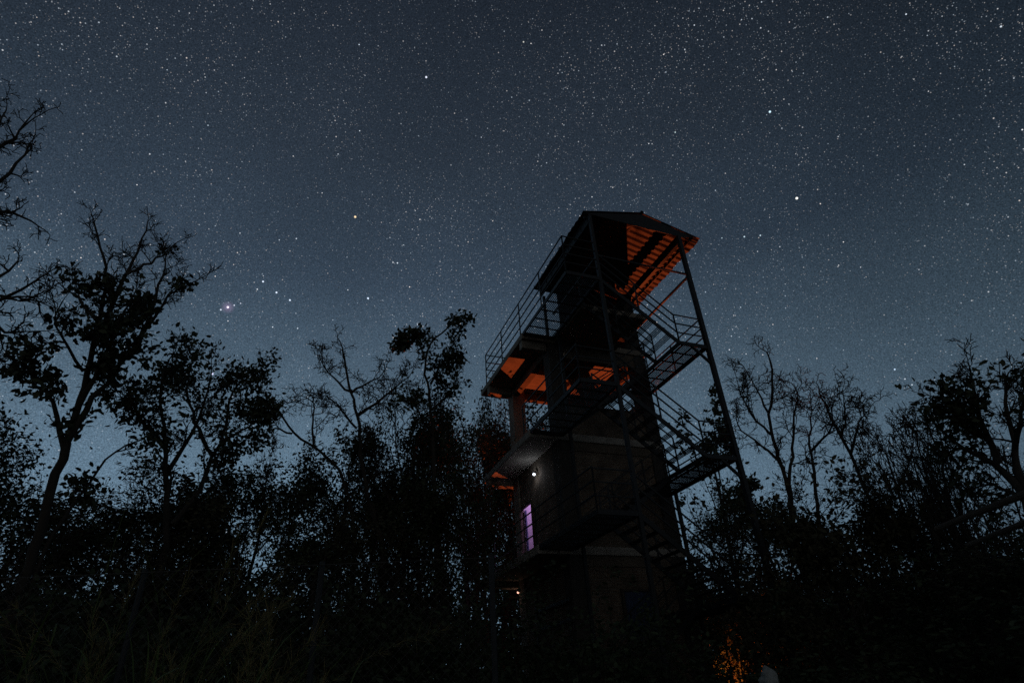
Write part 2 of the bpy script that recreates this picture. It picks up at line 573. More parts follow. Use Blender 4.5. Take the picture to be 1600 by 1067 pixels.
# shuttered window low in the near face
b_ = TB(); b_.B(9.28, V0 + .0, 2.92, 10.26, V0 + .055, 4.18); w_ = b_.build('shutter', 'blue', T)
b_ = TB()
for zz in (2.86, 4.18): b_.B(9.2, V0 - .03, zz, 10.34, V0 + .058, zz + .06)
for uu in (9.2, 10.26): b_.B(uu, V0 - .03, 2.921, uu + .08, V0 + .057, 4.179)
b_.build('window_frame', 'wood', w_)

# steel posts
PA = (11.33, 12.02); PB = (7.93, 12.02); PC = (11.33, 15.0)
for (u, v), zt, w in ((PA, 14.93, .125), (PB, 14.93, .095), (PC, 7.0, .09), ((7.93, 15.05), Z3, .09)):
    b_ = TB(); b_.R((u, v, -.2), (u, v, zt), w)
    b_.B(u - .14, v - .14, -.05, u + .14, v + .14, .03)
    b_.build('steel_post', 'steel', T)
# ties and braces
b_ = TB()
b_.R((PB[0], 12.02, 13.27), (PA[0], 12.02, 13.27), .05)
b_.R((PA[0], 12.06, 13.22), (PA[0], 15.3, 13.22), .065)
b_.R((PB[0], 12.06, 13.22), (PB[0], 15.3, 13.22), .05)
b_.build('tie_bar', 'steel', T)
for zr in (3.5, 7.0, 10.5):
    b_ = TB()
    b_.R((10.72, 12.02, zr - .06), (11.33, 12.02, zr - .62), .065)
    b_.build('knee_brace', 'steel', T)


def landing(u0, u1, v0, v1, z, rails, bars=True):
    """frame of channels with a sub-part of grating bars; rails: list of point pairs of its guard rail"""
    f = TB()
    for a_, c_ in (((u0, v0), (u1, v0)), ((u1, v0), (u1, v1)), ((u1, v1), (u0, v1)), ((u0, v1), (u0, v0))):
        f.R((*a_, z - .05), (*c_, z - .05), .045, .12)
    n = max(2, int(round((v1 - v0) / .5)))
    for k in range(1, n):
        vv = v0 + (v1 - v0) * k / n
        f.R((u0, vv, z - .05), (u1, vv, z - .05), .03, .04)
    fr = f.build('landing', 'steel', T)
    g = TB()
    n = int((u1 - u0) / .060)
    for k in range(1, n):
        uu = u0 + (u1 - u0) * k / n
        g.R((uu, v0 + .02, z - .014), (uu, v1 - .02, z - .014), .025, .016)
    g.build('grating', 'grate', fr)
    for seg, hgt, nr in rails:
        railing(seg, z, hgt, nr, fr)
    return fr


def railing(seg, z, h, nr, parent, name='railing', z2=None, post=1.75, th=.034):
    z2 = z if z2 is None else z2
    g = TB()
    a_, c_ = seg
    d_ = math.dist(a_, c_)
    n = max(1, int(round(d_ / post)))
    for k in range(n + 1):
        t_ = k / n
        u, v = a_[0] + (c_[0] - a_[0]) * t_, a_[1] + (c_[1] - a_[1]) * t_
        zz = z + (z2 - z) * t_
        g.R((u, v, zz - .1), (u, v, zz + h + .017), th)
    for k in range(nr):
        hh = h * (k + 1) / nr
        g.R((a_[0], a_[1], z + hh), (c_[0], c_[1], z2 + hh), th * .92)
    return g.build(name, 'steel', parent)


RZ = (3.50, 7.00, 10.52)
LZ = (1.75, Z1 - .02, Z2 - .02, Z3)
for z in RZ:
    landing(10.30, 11.27, 12.0, 15.25, z, [(((10.30, 12.0), (11.27, 12.0)), .96, 3), (((11.27, 12.0), (11.27, 15.25)), .96, 3)])
for i, z in enumerate(LZ):
    h, nr = (1.36, 4) if i == 3 else (1.0, 3)
    rl = [(((6.80, 12.0), (7.90, 12.0)), h, nr)]
    landing(6.80, 7.90, 12.0, 15.46, z, rl)

# long guard rails of the left side
railing(((6.80, 12.0), (6.80, 19.42)), Z3, 1.36, 4, T, 'deck_railing')
railing(((6.80, 19.42), (11.5, 19.42)), Z3, 1.36, 4, T, 'deck_railing')
railing(((11.5, 16.0), (11.5, 19.42)), Z3, 1.36, 4, T, 'deck_railing')
railing(((6.80, 12.0), (6.80, 16.0)), Z2, 1.02, 3, T, 'balcony_railing')
railing(((6.80, 12.0), (6.80, 19.2)), Z1, 1.02, 3, T, 'balcony_railing')
railing(((6.80, 12.0), (6.80, 15.4)), LZ[0], 1.02, 3, T, 'balcony_railing')


def flight(ua, za, ub, zb, v0, v1, side='near'):
    """a flight between a landing at ua and a landing at ub"""
    s_ = TB()
    for v in (v0, v1):
        s_.R((ua, v, za - .06), (ub, v, zb - .06), .04, .12)
    fl = s_.build('stair_flight', 'steel', T)
    n = 9
    for k in range(1, n):
        t_ = k / n
        u, z = ua + (ub - ua) * t_, za + (zb - za) * t_
        g = TB()
        for w in range(4):
            uu = u - .10 + w * .067
            g.R((uu, v0 + .025, z), (uu, v1 - .025, z), .028, .016)
        for v in (v0 + .03, v1 - .03):
            g.R((u - .13, v, z - .01), (u + .13, v, z - .01), .02, .045)
        g.build('tread', 'grate', fl)
    for v in (v0, v1):
        r_ = TB()
        for t_ in (0, .5, 1):
            u, z = ua + (ub - ua) * t_, za + (zb - za) * t_
            r_.R((u, v, z - .1), (u, v, z + .96), .034)
        for hh in (.32, .64, .96):
            r_.R((ua, v, za + hh), (ub, v, zb + hh), .032)
        r_.build('railing', 'steel', fl)


for k in range(3):
    flight(10.30, RZ[k], 7.90, LZ[k + 1], 12.0, 13.25)       # near flights rise to the left
    flight(7.90, LZ[k], 10.30, RZ[k], 13.75, 15.0)           # far flights rise to the right
flight(10.6, 0.0, 7.90, LZ[0], 12.0, 13.25)

# the gabled sheet roof over the stair head
roof = empty('stair_roof', L(9.97, 14.1, 14.9))
roof.parent = T
RE0, RE1, RA, RZE, RZA, RV0, RV1 = 7.71, 12.24, 10.0, 15.02, 15.60, 11.97, 16.30


def RL(u, v, z):
    return (u - 9.97, v - 14.1, z - 14.9)


def sheet(ua, za, ub, zb, v0, v1):
    nv = int((v1 - v0) / .032)
    vs = np.linspace(v0, v1, nv + 1)
    amp = .022 * np.sin(2 * np.pi * vs / .26)
    V = []
    rr = np.random.default_rng(int(ua * 100))
    jit = np.repeat(rr.uniform(-.03, .03, 20), (nv + 20) // 20)[:nv + 1]
    for t_, zz in ((0, 0.0), (1, 0.0)):
        for i_, v in enumerate(vs):
            uu = ua + (ub - ua) * t_ + (jit[i_] if t_ == 0 else 0)
            V.append(RL(uu, v, za + (zb - za) * t_ + amp[i_]))
    n = nv + 1
    F = [(i, i + 1, n + i + 1, n + i) for i in range(nv)]
    b_ = MB(); b_.add(V, F)
    o_ = b_.build('roof_sheet', 'sheet', roof)
    so = o_.modifiers.new('thickness', 'SOLIDIFY'); so.thickness = .008
    return o_


sheet(RE0, RZE, RA - .01, RZA, RV0, RV1)
sheet(RE1, RZE, RA + .01, RZA, RV0, RV1)
b_ = MB()
b_.tube([RL(RA, RV0 - .02, RZA + .02), RL(RA, RV1 + .02, RZA + .02)], .06, 8)
b_.build('ridge_cap', 'sheet', roof)
# gable boards: a closed triangle of sheet under each end of the roof
for v in (RV0 + .04, RV1 - .04):
    b_ = MB()
    zb_ = 14.90
    P_ = [(RE0 + .05, zb_ + .08), (RE1 - .75, zb_), (RE1 - .30, RZE + .03), (RA, RZA - .05), (RE0 + .05, RZE - .03)]
    va = [RL(u, v - .012, z) for u, z in P_] + [RL(u, v + .012, z) for u, z in P_]
    fa = [(0, 1, 2, 3, 4), (9, 8, 7, 6, 5)] + [((i + 1) % 5, i, i + 5, (i + 1) % 5 + 5) for i in range(5)]
    b_.add(va, fa)
    b_.build('gable_board', 'steel', roof)
# trusses along the posts, purlins and rafters
for u in (PB[0], PA[0]):
    b_ = MB()
    b_.box(RL(u - .035, 12.0, 14.66), RL(u + .035, 16.1, 14.90))
    b_.box(RL(u - .06, 12.0, 14.62), RL(u + .06, 16.1, 14.659)); b_.box(RL(u - .06, 12.0, 14.901), RL(u + .06, 16.1, 14.93))
    for k in range(9):
        b_.box(RL(u - .055, 12.1 + k * .48, 14.661), RL(u + .055, 12.112 + k * .48, 14.899))
    b_.build('roof_beam', 'steel', roof)
for u in (8.6, 11.95):
    zz = RZE + (RZA - RZE) * (1 - abs(u - RA) / 2.27) - .06
    b_ = MB(); b_.bar(RL(u, RV0 + .03, zz), RL(u, RV1 - .03, zz), .04, .06); b_.build('purlin', 'steel', roof)
for v in (12.15, 16.05):
    b_ = MB()
    b_.bar(RL(RE0 + .08, v, RZE - .10), RL(RA, v, RZA - .13), .05, .07)
    b_.bar(RL(RE1 - .08, v, RZE - .10), RL(RA, v, RZA - .13), .05, .07)
    b_.build('rafter', 'steel', roof)
# roof posts behind
for u, v in ((PB[0], 15.9), (PA[0], 15.9)):
    b_ = TB(); b_.R((u, v, Z3), (u, v, 14.42), .09); b_.build('steel_post', 'steel', T)
# column D runs on above the deck at the stair side
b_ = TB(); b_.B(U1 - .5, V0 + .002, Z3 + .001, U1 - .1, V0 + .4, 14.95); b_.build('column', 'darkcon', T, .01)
b_ = TB(); b_.B(8.6, 16.10, Z3 + .001, 11.25, 16.14, 14.98); b_.build('shade_panel', 'steel', T)  # panel added to cast shade on the roof underside

# ------------------------------------------------------------------ orange flood lamp standing on the ground behind the tower
FL = (20.0, 30.0)
fp = tw(*FL)
flood = empty('flood_lamp', (fp[0], fp[1], gz(fp[0], fp[1])), YAW)
tag(flood, 'orange flood lamp on a low stand on the ground behind the watchtower', 'flood lamp')
b_ = MB()
for a_ in (0, 2.1, 4.2):
    b_.tube([(0, 0, .55), (.35 * math.cos(a_), .35 * math.sin(a_), 0)], .018, 6)
b_.tube([(0, 0, .5), (0, 0, .85)], .02, 6)
b_.build('stand', 'steel', flood)
tgt = np.array([tw(10.1, 15.4)[0], tw(10.1, 15.4)[1], 12.4])
src = np.array([fp[0], fp[1], 1.0])
dd = tgt - src; dd /= np.linalg.norm(dd)
ld = Matrix.Rotation(-YAW, 3, 'Z') @ Vector(dd)
qr = Vector(ld).to_track_quat('-Z', 'Y')
hd = bpy.data.objects.new('housing', bpy.data.meshes.new('housing'))
bm = bmesh.new()
vs = [bm.verts.new(c) for c in ((-.15, -.1, 0), (.15, -.1, 0), (.15, .1, 0), (-.15, .1, 0), (-.09, -.06, .14), (.09, -.06, .14), (.09, .06, .14), (-.09, .06, .14))]
for f_ in ((4, 5, 6, 7), (0, 1, 5, 4), (1, 2, 6, 5), (2, 3, 7, 6), (3, 0, 4, 7)):
    bm.faces.new([vs[i] for i in f_])
bm.to_mesh(hd.data); bm.free(); hd.data.materials.append(MAT['steel'])
COL.objects.link(hd); hd.parent = flood; hd.location = (0, 0, .95)
hd.rotation_mode = 'QUATERNION'; hd.rotation_quaternion = qr
b_ = MB(); b_.box((-.13, -.085, .01), (.13, .085, .02)); gl_ = b_.build('glass', 'floodglass', hd)
sl = bpy.data.lights.new('flood_light', 'SPOT')
sl.energy = 14500; sl.color = (1.0, .155, .04); sl.spot_size = math.radians(43); sl.spot_blend = .35; sl.shadow_soft_size = .06
so = bpy.data.objects.new('flood_light', sl); COL.objects.link(so); so.parent = flood
so.location = Vector((0, 0, .95)) + Vector(ld) * .08
so.rotation_mode = 'QUATERNION'; so.rotation_quaternion = qr

s3 = bpy.data.lights.new('palm_fill_light', 'SPOT')  # extra spot added only to light the palm, no head of its own
s3.energy = 2000; s3.color = (1.0, .22, .04); s3.spot_size = math.radians(45); s3.spot_blend = .6; s3.shadow_soft_size = .06
so3 = bpy.data.objects.new('palm_fill_light', s3); COL.objects.link(so3); so3.parent = flood
pd_ = place(1188, 1010, 37.5)
d3 = Vector((pd_[0] - fp[0], pd_[1] - fp[1], pd_[2] - .9)); d3.normalize()
so3.location = Matrix.Rotation(-YAW, 3, 'Z') @ (d3 * .3) + Vector((0, 0, .85))
so3.rotation_mode = 'QUATERNION'; so3.rotation_quaternion = (Matrix.Rotation(-YAW, 3, 'Z') @ d3).to_track_quat('-Z', 'Y')

# ------------------------------------------------------------------ plants


def unit(v):
    return v / (np.linalg.norm(v) + 1e-9)


def grow(rng, H, spread, st, paths=None):
    """a branching skeleton; returns lists of tubes for wood, and anchors for leaves"""
    big = []; mid = []; fine = []; anc = []
    LV = st['lv']

    def branch(p, d, Ln, r, lev):
        n = max(3, int(Ln / st['seg'][lev]))
        P = [p.copy()]; R = [r]
        w = st['wander'][lev]; g = st['grav'][lev]
        dirs = []
        for i in range(n):
            d = unit(d + rng.normal(0, w, 3) + np.array((0, 0, g)))
            p = p + d * (Ln / n)
            t = (i + 1) / n
            P.append(p.copy()); R.append(max(r * (1 - t * st['taper'][lev]), st['rmin'])); dirs.append(d)
        P = np.array(P); R = np.array(R)
        (big if lev <= 1 else mid if lev == 2 else fine).append((P, R))
        if lev >= LV - 1 or (lev >= LV - 2 and rng.random() < .5):
            for i in range(1, n + 1):
                if i >= n * .35:
                    anc.append((P[i], dirs[i - 1], lev))
        if lev < LV:
            nc = st['nch'][lev]
            nc = int(nc * rng.uniform(.75, 1.3) + .5)
            t0 = st['t0'][lev]
            for k in range(nc):
                t = t0 + (1 - t0) * (k + rng.uniform(.1, .9)) / nc
                i = min(int(t * n), n - 1)
                f = t * n - i
                q_ = P[i] * (1 - f) + P[i + 1] * f
                dd_ = dirs[i]
                pr = unit(np.cross(dd_, rng.normal(0, 1, 3)))
                a_ = math.radians(st['ang'][lev] * rng.uniform(.65, 1.3))
                nd = dd_ * math.cos(a_) + pr * math.sin(a_)
                l2 = Ln * st['ratio'][lev] * (1 - .45 * t) * rng.uniform(.6, 1.25)
                branch(q_, nd, max(l2, st['seg'][lev + 1] * 1.5), R[i] * st['rr'][lev], lev + 1)

    if paths:
        for P, r0, r1, nc in paths:
            # resample the limb finely, with a little knottiness
            seg = np.linalg.norm(np.diff(P, axis=0), axis=1); cum = np.concatenate([[0], np.cumsum(seg)])
            n = max(6, int(cum[-1] / .28)); tt = np.linspace(0, cum[-1], n + 1)
            Q = np.stack([np.interp(tt, cum, P[:, k]) for k in range(3)], 1)
            for _ in range(2):
                Q[1:-1] = (Q[:-2] + Q[1:-1] * 2 + Q[2:]) / 4
            Q[1:-1] += rng.normal(0, .018, Q[1:-1].shape)
            R = np.linspace(r0, r1, n + 1)
            big.append((Q, R))
            D_ = np.diff(Q, axis=0); D_ /= np.linalg.norm(D_, axis=1, keepdims=True)
            zlo = 0.0
            for k in range(nc):
                t = st.get('pt0', .25) + (1 - st.get('pt0', .25)) * (k + rng.uniform(.1, .9)) / nc
                i = min(int(t * n), n - 1)
                if Q[i][2] < st.get('zmin', 0): continue
                pr = unit(np.cross(D_[i], rng.normal(0, 1, 3)))
                a_ = math.radians(st['ang'][1] * rng.uniform(.6, 1.25))
                nd = D_[i] * math.cos(a_) + pr * math.sin(a_)
                branch(Q[i], nd, st['plen'] * rng.uniform(.5, 1.2) * (1 - .35 * t), max(R[i] * .5, .016), 2)
            d_ = D_[-1]
            branch(Q[-1], d_, st['plen'] * .7, r1, 2)
        return big, mid, fine, anc

    d0 = unit(np.array((rng.normal(0, st['lean']), rng.normal(0, st['lean']), 1.0)))
    branch(np.zeros(3), d0, H * st['trunk'], st['r0'] * H, 0)
    allz = max(P[:, 2].max() for P, R in big + mid + fine)
    allp = np.concatenate([P for P, R in big + mid + fine])
    hi_ = allp[allp[:, 2] > allz * .5]
    cx = (hi_[:, :2].max(0) + hi_[:, :2].min(0)) / 2
    # straighten the lean so that the crown stands over the foot, but keep a part of it
    hx = max(np.abs(hi_[:, 0] - cx[0]).max(), np.abs(hi_[:, 1] - cx[1]).max())
    sh = -cx * .8
    sz = H / allz
    sx = min(max(spread / hx, .35), 1.8)
    S = np.array((sx, sx, sz))
    for lst in (big, mid, fine):
        for i, (P, R) in enumerate(lst):
            k_ = np.clip(P[:, 2:3] / allz, 0, 1)
            Q = P.copy(); Q[:, :2] += sh * k_
            lst[i] = (Q * S, R)
    anc = [((a_ + np.array((*(sh * min(a_[2] / allz, 1)), 0))) * S, d_, l_) for a_, d_, l_ in anc]
    return big, mid, fine, anc


def leaves(rng, anc, n, size, hi=9e9, lo=-1, spread=.12, droop=.3, clumpf=1.1, H=1, per=5, gap=.25):
    """n leaf blades of six vertices, folded along the rib, in clumps at the anchors with gaps between the clumps"""
    ph = rng.uniform(0, 6, 6)
    A0 = np.array([a_[0] for a_ in anc]); D0 = np.array([a_[1] for a_ in anc])
    c = np.sin(A0[:, 0] * clumpf + ph[0]) + np.sin(A0[:, 1] * clumpf + ph[1]) + np.sin(A0[:, 2] * clumpf * 1.3 + ph[2])
    w = np.where(c > gap, 1.0, .10)
    h = A0[:, 2] / H
    w = w * np.where((h > hi) | (h < lo), .03, 1.0)
    idx = rng.choice(len(A0), size=max(4, n // per), p=w / w.sum())
    idx = np.repeat(idx, per)
    pos = A0[idx] + rng.normal(0, spread, (len(idx), 3)); dr_ = D0[idx]
    P = np.array(pos); D = np.array(dr_)
    n = len(P)
    A = D + rng.normal(0, .9, (n, 3)) - np.array((0, 0, droop))
    A /= np.linalg.norm(A, axis=1, keepdims=True)
    X = np.cross(A, rng.normal(0, 1, (n, 3)))
    X /= np.linalg.norm(X, axis=1, keepdims=True)
    Z = np.cross(A, X)
    s = size * rng.uniform(.6, 1.35, (n, 1))
    w = s * .27
    v = np.stack([P, P + A * s * .33 + X * w + Z * w * .35, P + A * s * .72 + X * w * .8 + Z * w * .3, P + A * s,
                  P + A * s * .72 - X * w * .8 + Z * w * .3, P + A * s * .33 - X * w + Z * w * .35], 1).reshape(-1, 3)
    o_ = np.arange(n)[:, None] * 6
    F = np.concatenate([o_ + np.array([[0, 1, 2, 3]]), o_ + np.array([[0, 3, 4, 5]])])
    return v, F


BASE = dict(lv=4, seg=(.55, .28, .20, .14, .10), wander=(.07, .13, .17, .2, .25), grav=(.03, .05, .05, .04, .02),
            taper=(.75, .8, .8, .75, .7), nch=(8, 6, 5, 4, 0), t0=(.35, .2, .15, .12), ang=(42, 45, 45, 45),
            ratio=(.60, .55, .55, .5), rr=(.55, .6, .62, .65), lean=.05, trunk=.78, r0=.0115, rmin=.0055)


def S_(**k):
    d = dict(BASE); d.update(k); return d


STY = dict(
    leafy=S_(),
    gnarly=S_(wander=(.11, .26, .34, .38, .4), nch=(6, 7, 5, 4, 0), grav=(.03, .09, .07, .03, 0), ratio=(.66, .52, .5, .45),
              rmin=.0105, r0=.010, t0=(.40, .2, .15, .1), ang=(38, 45, 50, 50)),
    slender=S_(lv=3, nch=(9, 5, 3, 0), t0=(.42, .25, .1), ang=(24, 30, 38), ratio=(.34, .5, .5), trunk=.97, r0=.0058,
               grav=(.03, .09, .06, .03), wander=(.04, .13, .2, .25), rmin=.008),
    forked=S_(nch=(6, 7, 6, 4, 0), t0=(.25, .2, .15, .12), ang=(26, 36, 42, 45), ratio=(.85, .5, .48, .5), trunk=.68,
              grav=(.02, .07, .06, .03, .02), wander=(.06, .12, .2, .25, .3), r0=.017, rmin=.0075),
    fine=S_(nch=(9, 7, 6, 4, 0)),
    limbs_far=S_(nch=(0, 0, 5, 4, 0), plen=.68, wander=(0, 0, .18, .25, .3), rmin=.0075, ratio=(.6, .6, .55, .5)),
    curly_near=S_(nch=(0, 0, 4, 3, 0), plen=.62, wander=(0, 0, .3, .36, .4), rmin=.006, ratio=(.6, .6, .55, .5), ang=(40, 48, 50, 52),
                  grav=(0, 0, .06, .04, .02), seg=(.5, .3, .10, .08, .07)),
    limbs=S_(nch=(0, 0, 5, 4, 0), plen=.95, wander=(0, 0, .18, .25, .3), rmin=.0065, ratio=(.6, .6, .55, .5)),
    curly=S_(nch=(0, 0, 6, 4, 0), plen=1.25, wander=(0, 0, .32, .38, .4), rmin=.0095, ratio=(.6, .6, .55, .5), ang=(40, 48, 50, 52),
             grav=(0, 0, .08, .05, .02), seg=(.5, .3, .16, .13, .1)),
)


def make_tree(name, label, cat, base, H, spread, style, seed, leaf=None, group=None, yaw=0.0, lean=None, paths=None):
    rng = np.random.default_rng(seed)
    st = STY[style]
    if lean: st = dict(st, lean=lean)
    big, mid, fine, anc = grow(rng, H, spread, st, paths)
    T_ = empty(name, base, yaw)
    tag(T_, label, cat, group)
    V, F = tubes(big, 6)
    np_mesh('trunk', V, F, 'bark', T_)
    lines = mid + fine
    V, F = tubes(mid, 4)
    if fine:
        V2, F2 = tubes(fine, 3)
        F = np.concatenate([F, F2 + len(V)]); V = np.concatenate([V, V2])
    np_mesh('branches', V, F, 'bark', T_)
    if leaf:
        lm = leaf.pop('m', 'leaf')
        V, F = leaves(rng, anc, H=H, **leaf)
        np_mesh('foliage', V, F, lm, T_)
    return T_


def copy_thing(src, loc, yaw, sc, label, group=None):
    r = src.copy(); COL.objects.link(r)
    r.location = loc; r.rotation_euler = (0, 0, yaw); r.scale = sc
    r['label'] = label
    if group: r['group'] = group
    for ch in src.children:
        c = ch.copy(); COL.objects.link(c); c.parent = r
    return r


def base_h(x, y, dist):
    """ground point and height of an upright tree whose top is seen there"""
    p = place(x, y, dist)
    g = gz(p[0], p[1])
    return (p[0], p[1], g), p[2] - g


LF = lambda n, **k: dict(dict(n=n, size=.17, spread=.10), **k)
TR = [
    # name, label, x, y(top), dist, spread, style, seed, leaf
    ('feathery_tree', 'fine-leaved feathery tree low at the left edge of the photo', -25, 640, 15.0, 2.2, 'fine', 12,
     LF(9000, size=.085, spread=.16, m='shrub', per=9)),
    ('bare_tree', 'leafless tree between the curling bare one and the narrow leafy tree', 610, 582, 17.5, 1.9, 'gnarly', 44, None),
    ('leafy_tree', 'dense leafy tree whose crown touches the left side of the watchtower', 765, 605, 26.0, 3.0, 'leafy', 55,
     LF(6500, size=.17, spread=.18, gap=0)),
    ('leafy_tree', 'small leafy tree seen through the railings of the lower right stair landing', 1078, 628, 39.0, 2.6, 'leafy', 61,
     LF(2600, size=.30, lo=.3)),
    ('bare_tree', 'slim leafless tree directly left of the slender stem thicket', 1352, 655, 19.0, 1.2, 'gnarly', 79, None),
    ('leafy_tree', 'low rounded leafy tree in front of the bare ones right of the stair posts', 1235, 738, 15.0, 2.0, 'leafy', 82,
     LF(5600, size=.12, spread=.14, m='leaf_b', gap=-.1, clumpf=1.7)),
]
TREES = []
for name, lab, x, y, D, sp, sty, sd, lf in TR:
    b0, H = base_h(x, y, D)
    TREES.append(make_tree(name, lab, 'tree', b0, H, sp, sty, sd, dict(lf) if lf else None))

# trees whose main limbs can be told apart: every limb runs through points of its own at its own depth
def limb(D, off, pts):
    n = len(pts)
    return [place(x, y, D + off * (k / max(1, n - 1))) for k, (x, y) in enumerate(pts)]


def traced(name, label, D, style, seed, limbs, leaf=None, **kw):
    first = limb(D, 0, limbs[0][3])
    g = gz(first[0][0], first[0][1])
    base = np.array((first[0][0], first[0][1], g))
    paths = []
    for k, (off, r0, r1, pts, nc) in enumerate(limbs):
        P = limb(D, off, pts)
        if k == 0 or kw.get('ground') and k in kw['ground']:
            P = [np.array((P[0][0] + .15, P[0][1], g - .1)), np.array((P[0][0] + .05, P[0][1], (P[0][2] + g) / 2))] + P
        paths.append((np.array(P) - base, r0, r1, nc))
    H = max(p[0][:, 2].max() for p in paths)
    return make_tree(name, label, 'tree', tuple(base), H, 1, style, seed, dict(leaf) if leaf else None, paths=paths)


traced('forked_tree', 'tall half-bare tree with a forked trunk, leafy below and bare at the tips', 12.0, 'limbs_far', 5, [
    (0, .085, .07, [(62, 840), (85, 745), (104, 692)], 0),
    (.5, .062, .018, [(104, 692), (130, 605), (147, 540), (158, 480), (166, 430), (160, 392), (148, 352)], 9),
    (-.6, .058, .014, [(104, 692), (150, 615), (198, 560), (235, 502), (262, 455), (304, 440)], 10),
    (1.2, .06, .014, [(147, 540), (175, 482), (195, 430), (214, 392), (230, 350)], 8),
    (.9, .035, .010, [(150, 500), (122, 462), (90, 440)], 3),
    (.7, .05, .012, [(100, 700), (86, 640), (76, 602), (42, 572), (20, 562)], 5),
    (1.5, .035, .010, [(195, 430), (240, 408), (286, 374)], 5),
    (.9, .055, .012, [(200, 560), (225, 520), (241, 470), (256, 426), (258, 398)], 7),
    (-.7, .03, .010, [(130, 580), (108, 548), (86, 522), (77, 492), (98, 470)], 3),
    (1.0, .045, .016, [(70, 850), (110, 790), (150, 742), (176, 702), (218, 688)], 6),
    (-1.0, .05, .014, [(120, 640), (160, 560), (182, 500), (205, 470)], 7)],
    LF(3100, hi=.78, lo=.40, size=.12, gap=.2, spread=.09, clumpf=2.3), ground=(9,))
traced('leafy_tree', 'broad leafy tree just right of the tall forked tree at the left', 13.5, 'limbs', 7, [
    (0, .075, .06, [(262, 850), (260, 783)], 0),
    (-.8, .055, .016, [(260, 783), (258, 680), (248, 608), (264, 562)], 10),
    (.8, .055, .016, [(268, 820), (304, 783), (333, 712), (352, 669), (361, 608), (398, 580)], 12),
    (1.4, .05, .015, [(333, 712), (302, 660), (290, 612), (302, 560)], 9),
    (-1.4, .05, .015, [(258, 700), (222, 660), (205, 620)], 8),
    (-.6, .05, .015, [(260, 740), (290, 690), (320, 640), (330, 590)], 9),
    (.8, .04, .012, [(345, 690), (380, 670), (404, 655)], 6)],
    LF(4600, size=.11, gap=.15, spread=.12, lo=.3, clumpf=2.2))
traced('bare_tree', 'bare tree with twisting twigs reaching in from the left edge of the photo', 9.0, 'curly_near', 11, [
    (0, .15, .08, [(-170, 900), (-135, 700), (-118, 500), (-110, 380)], 0),
    (.4, .05, .012, [(-110, 380), (-60, 335), (-15, 300), (12, 265), (36, 250), (46, 225)], 6),
    (-.4, .045, .012, [(-118, 400), (-60, 335), (-10, 318), (20, 325), (48, 345)], 5),
    (.7, .05, .010, [(-112, 370), (-60, 270), (-22, 230), (4, 200), (10, 172)], 6),
    (-.5, .03, .010, [(-40, 260), (-8, 240), (20, 216), (44, 192)], 5),
    (.5, .045, .012, [(-118, 500), (-60, 445), (-10, 436), (16, 428), (28, 408)], 4),
    (-.7, .045, .012, [(-125, 560), (-60, 490), (0, 462), (32, 466), (60, 436)], 5),
    (.2, .02, .008, [(0, 462), (32, 468), (72, 476)], 3),
    (-.2, .03, .010, [(-60, 490), (-10, 500), (14, 530), (40, 518)], 4)])
traced('bare_tree', 'crooked leafless tree with curling twigs, the tallest bare one left of the watchtower', 16.0, 'curly', 13, [
    (0, .11, .03, [(600, 860), (569, 755), (559, 649), (549, 610), (539, 578), (538, 558)], 7),
    (.8, .04, .012, [(549, 612), (519, 592), (500, 560)], 5),
    (-.8, .05, .012, [(559, 649), (578, 637), (600, 622), (624, 596), (640, 588)], 7),
    (1.2, .04, .012, [(549, 614), (569, 598), (592, 592), (601, 578)], 5),
    (-1., .035, .012, [(557, 669), (537, 645), (524, 624), (509, 618)], 5)])
traced('bare_tree', 'small leafless tree standing left of the tallest curling bare one', 16.5, 'curly', 14, [
    (0, .09, .025, [(556, 840), (545, 771), (526, 724), (490, 696), (456, 677), (440, 650), (424, 628)], 7),
    (.8, .035, .012, [(490, 696), (488, 658), (494, 626), (470, 618)], 6),
    (-.8, .03, .012, [(456, 677), (430, 668), (412, 672)], 4)])
traced('leafy_tree', 'narrow leafy tree with a sprig at its top, highest just left of the watchtower', 16.0, 'limbs_far', 15, [
    (0, .11, .025, [(682, 850), (679, 755), (673, 645), (668, 605), (662, 560), (674, 532), (700, 512)], 10),
    (.7, .03, .010, [(663, 560), (651, 530), (633, 540)], 5),
    (-.7, .04, .010, [(673, 600), (695, 560), (716, 528)], 7),
    (1.0, .04, .012, [(675, 640), (707, 611), (715, 583)], 7),
    (-1.0, .04, .012, [(676, 680), (650, 640), (640, 612)], 7)],
    LF(2400, size=.14, lo=.45, gap=.1, spread=.09, clumpf=2.2))
traced('bare_tree', 'spreading leafless tree just right of the stair posts, the tallest bare one at the right', 18.0, 'curly', 16, [
    (0, .10, .03, [(1240, 850), (1232, 766), (1221, 724), (1204, 679), (1200, 644), (1210, 599), (1204, 566)], 8),
    (1., .045, .012, [(1221, 724), (1197, 703), (1180, 686), (1156, 672), (1148, 658), (1152, 644)], 6),
    (-1., .04, .012, [(1204, 679), (1183, 658), (1160, 630), (1153, 600)], 6),
    (.6, .035, .012, [(1200, 644), (1183, 610), (1170, 586)], 6),
    (1.3, .06, .014, [(1236, 800), (1233, 745), (1239, 696), (1239, 648), (1251, 617), (1236, 598)], 8)])
traced('bare_tree', 'leafless tree with upswept limbs, second to the right of the stair posts', 18.5, 'curly', 17, [
    (0, .09, .04, [(1285, 860), (1276, 790), (1270, 724)], 0),
    (.5, .04, .012, [(1270, 724), (1266, 703), (1265, 669), (1270, 634), (1266, 618)], 7),
    (-.8, .04, .012, [(1267, 705), (1287, 686), (1304, 668), (1300, 640)], 6)])
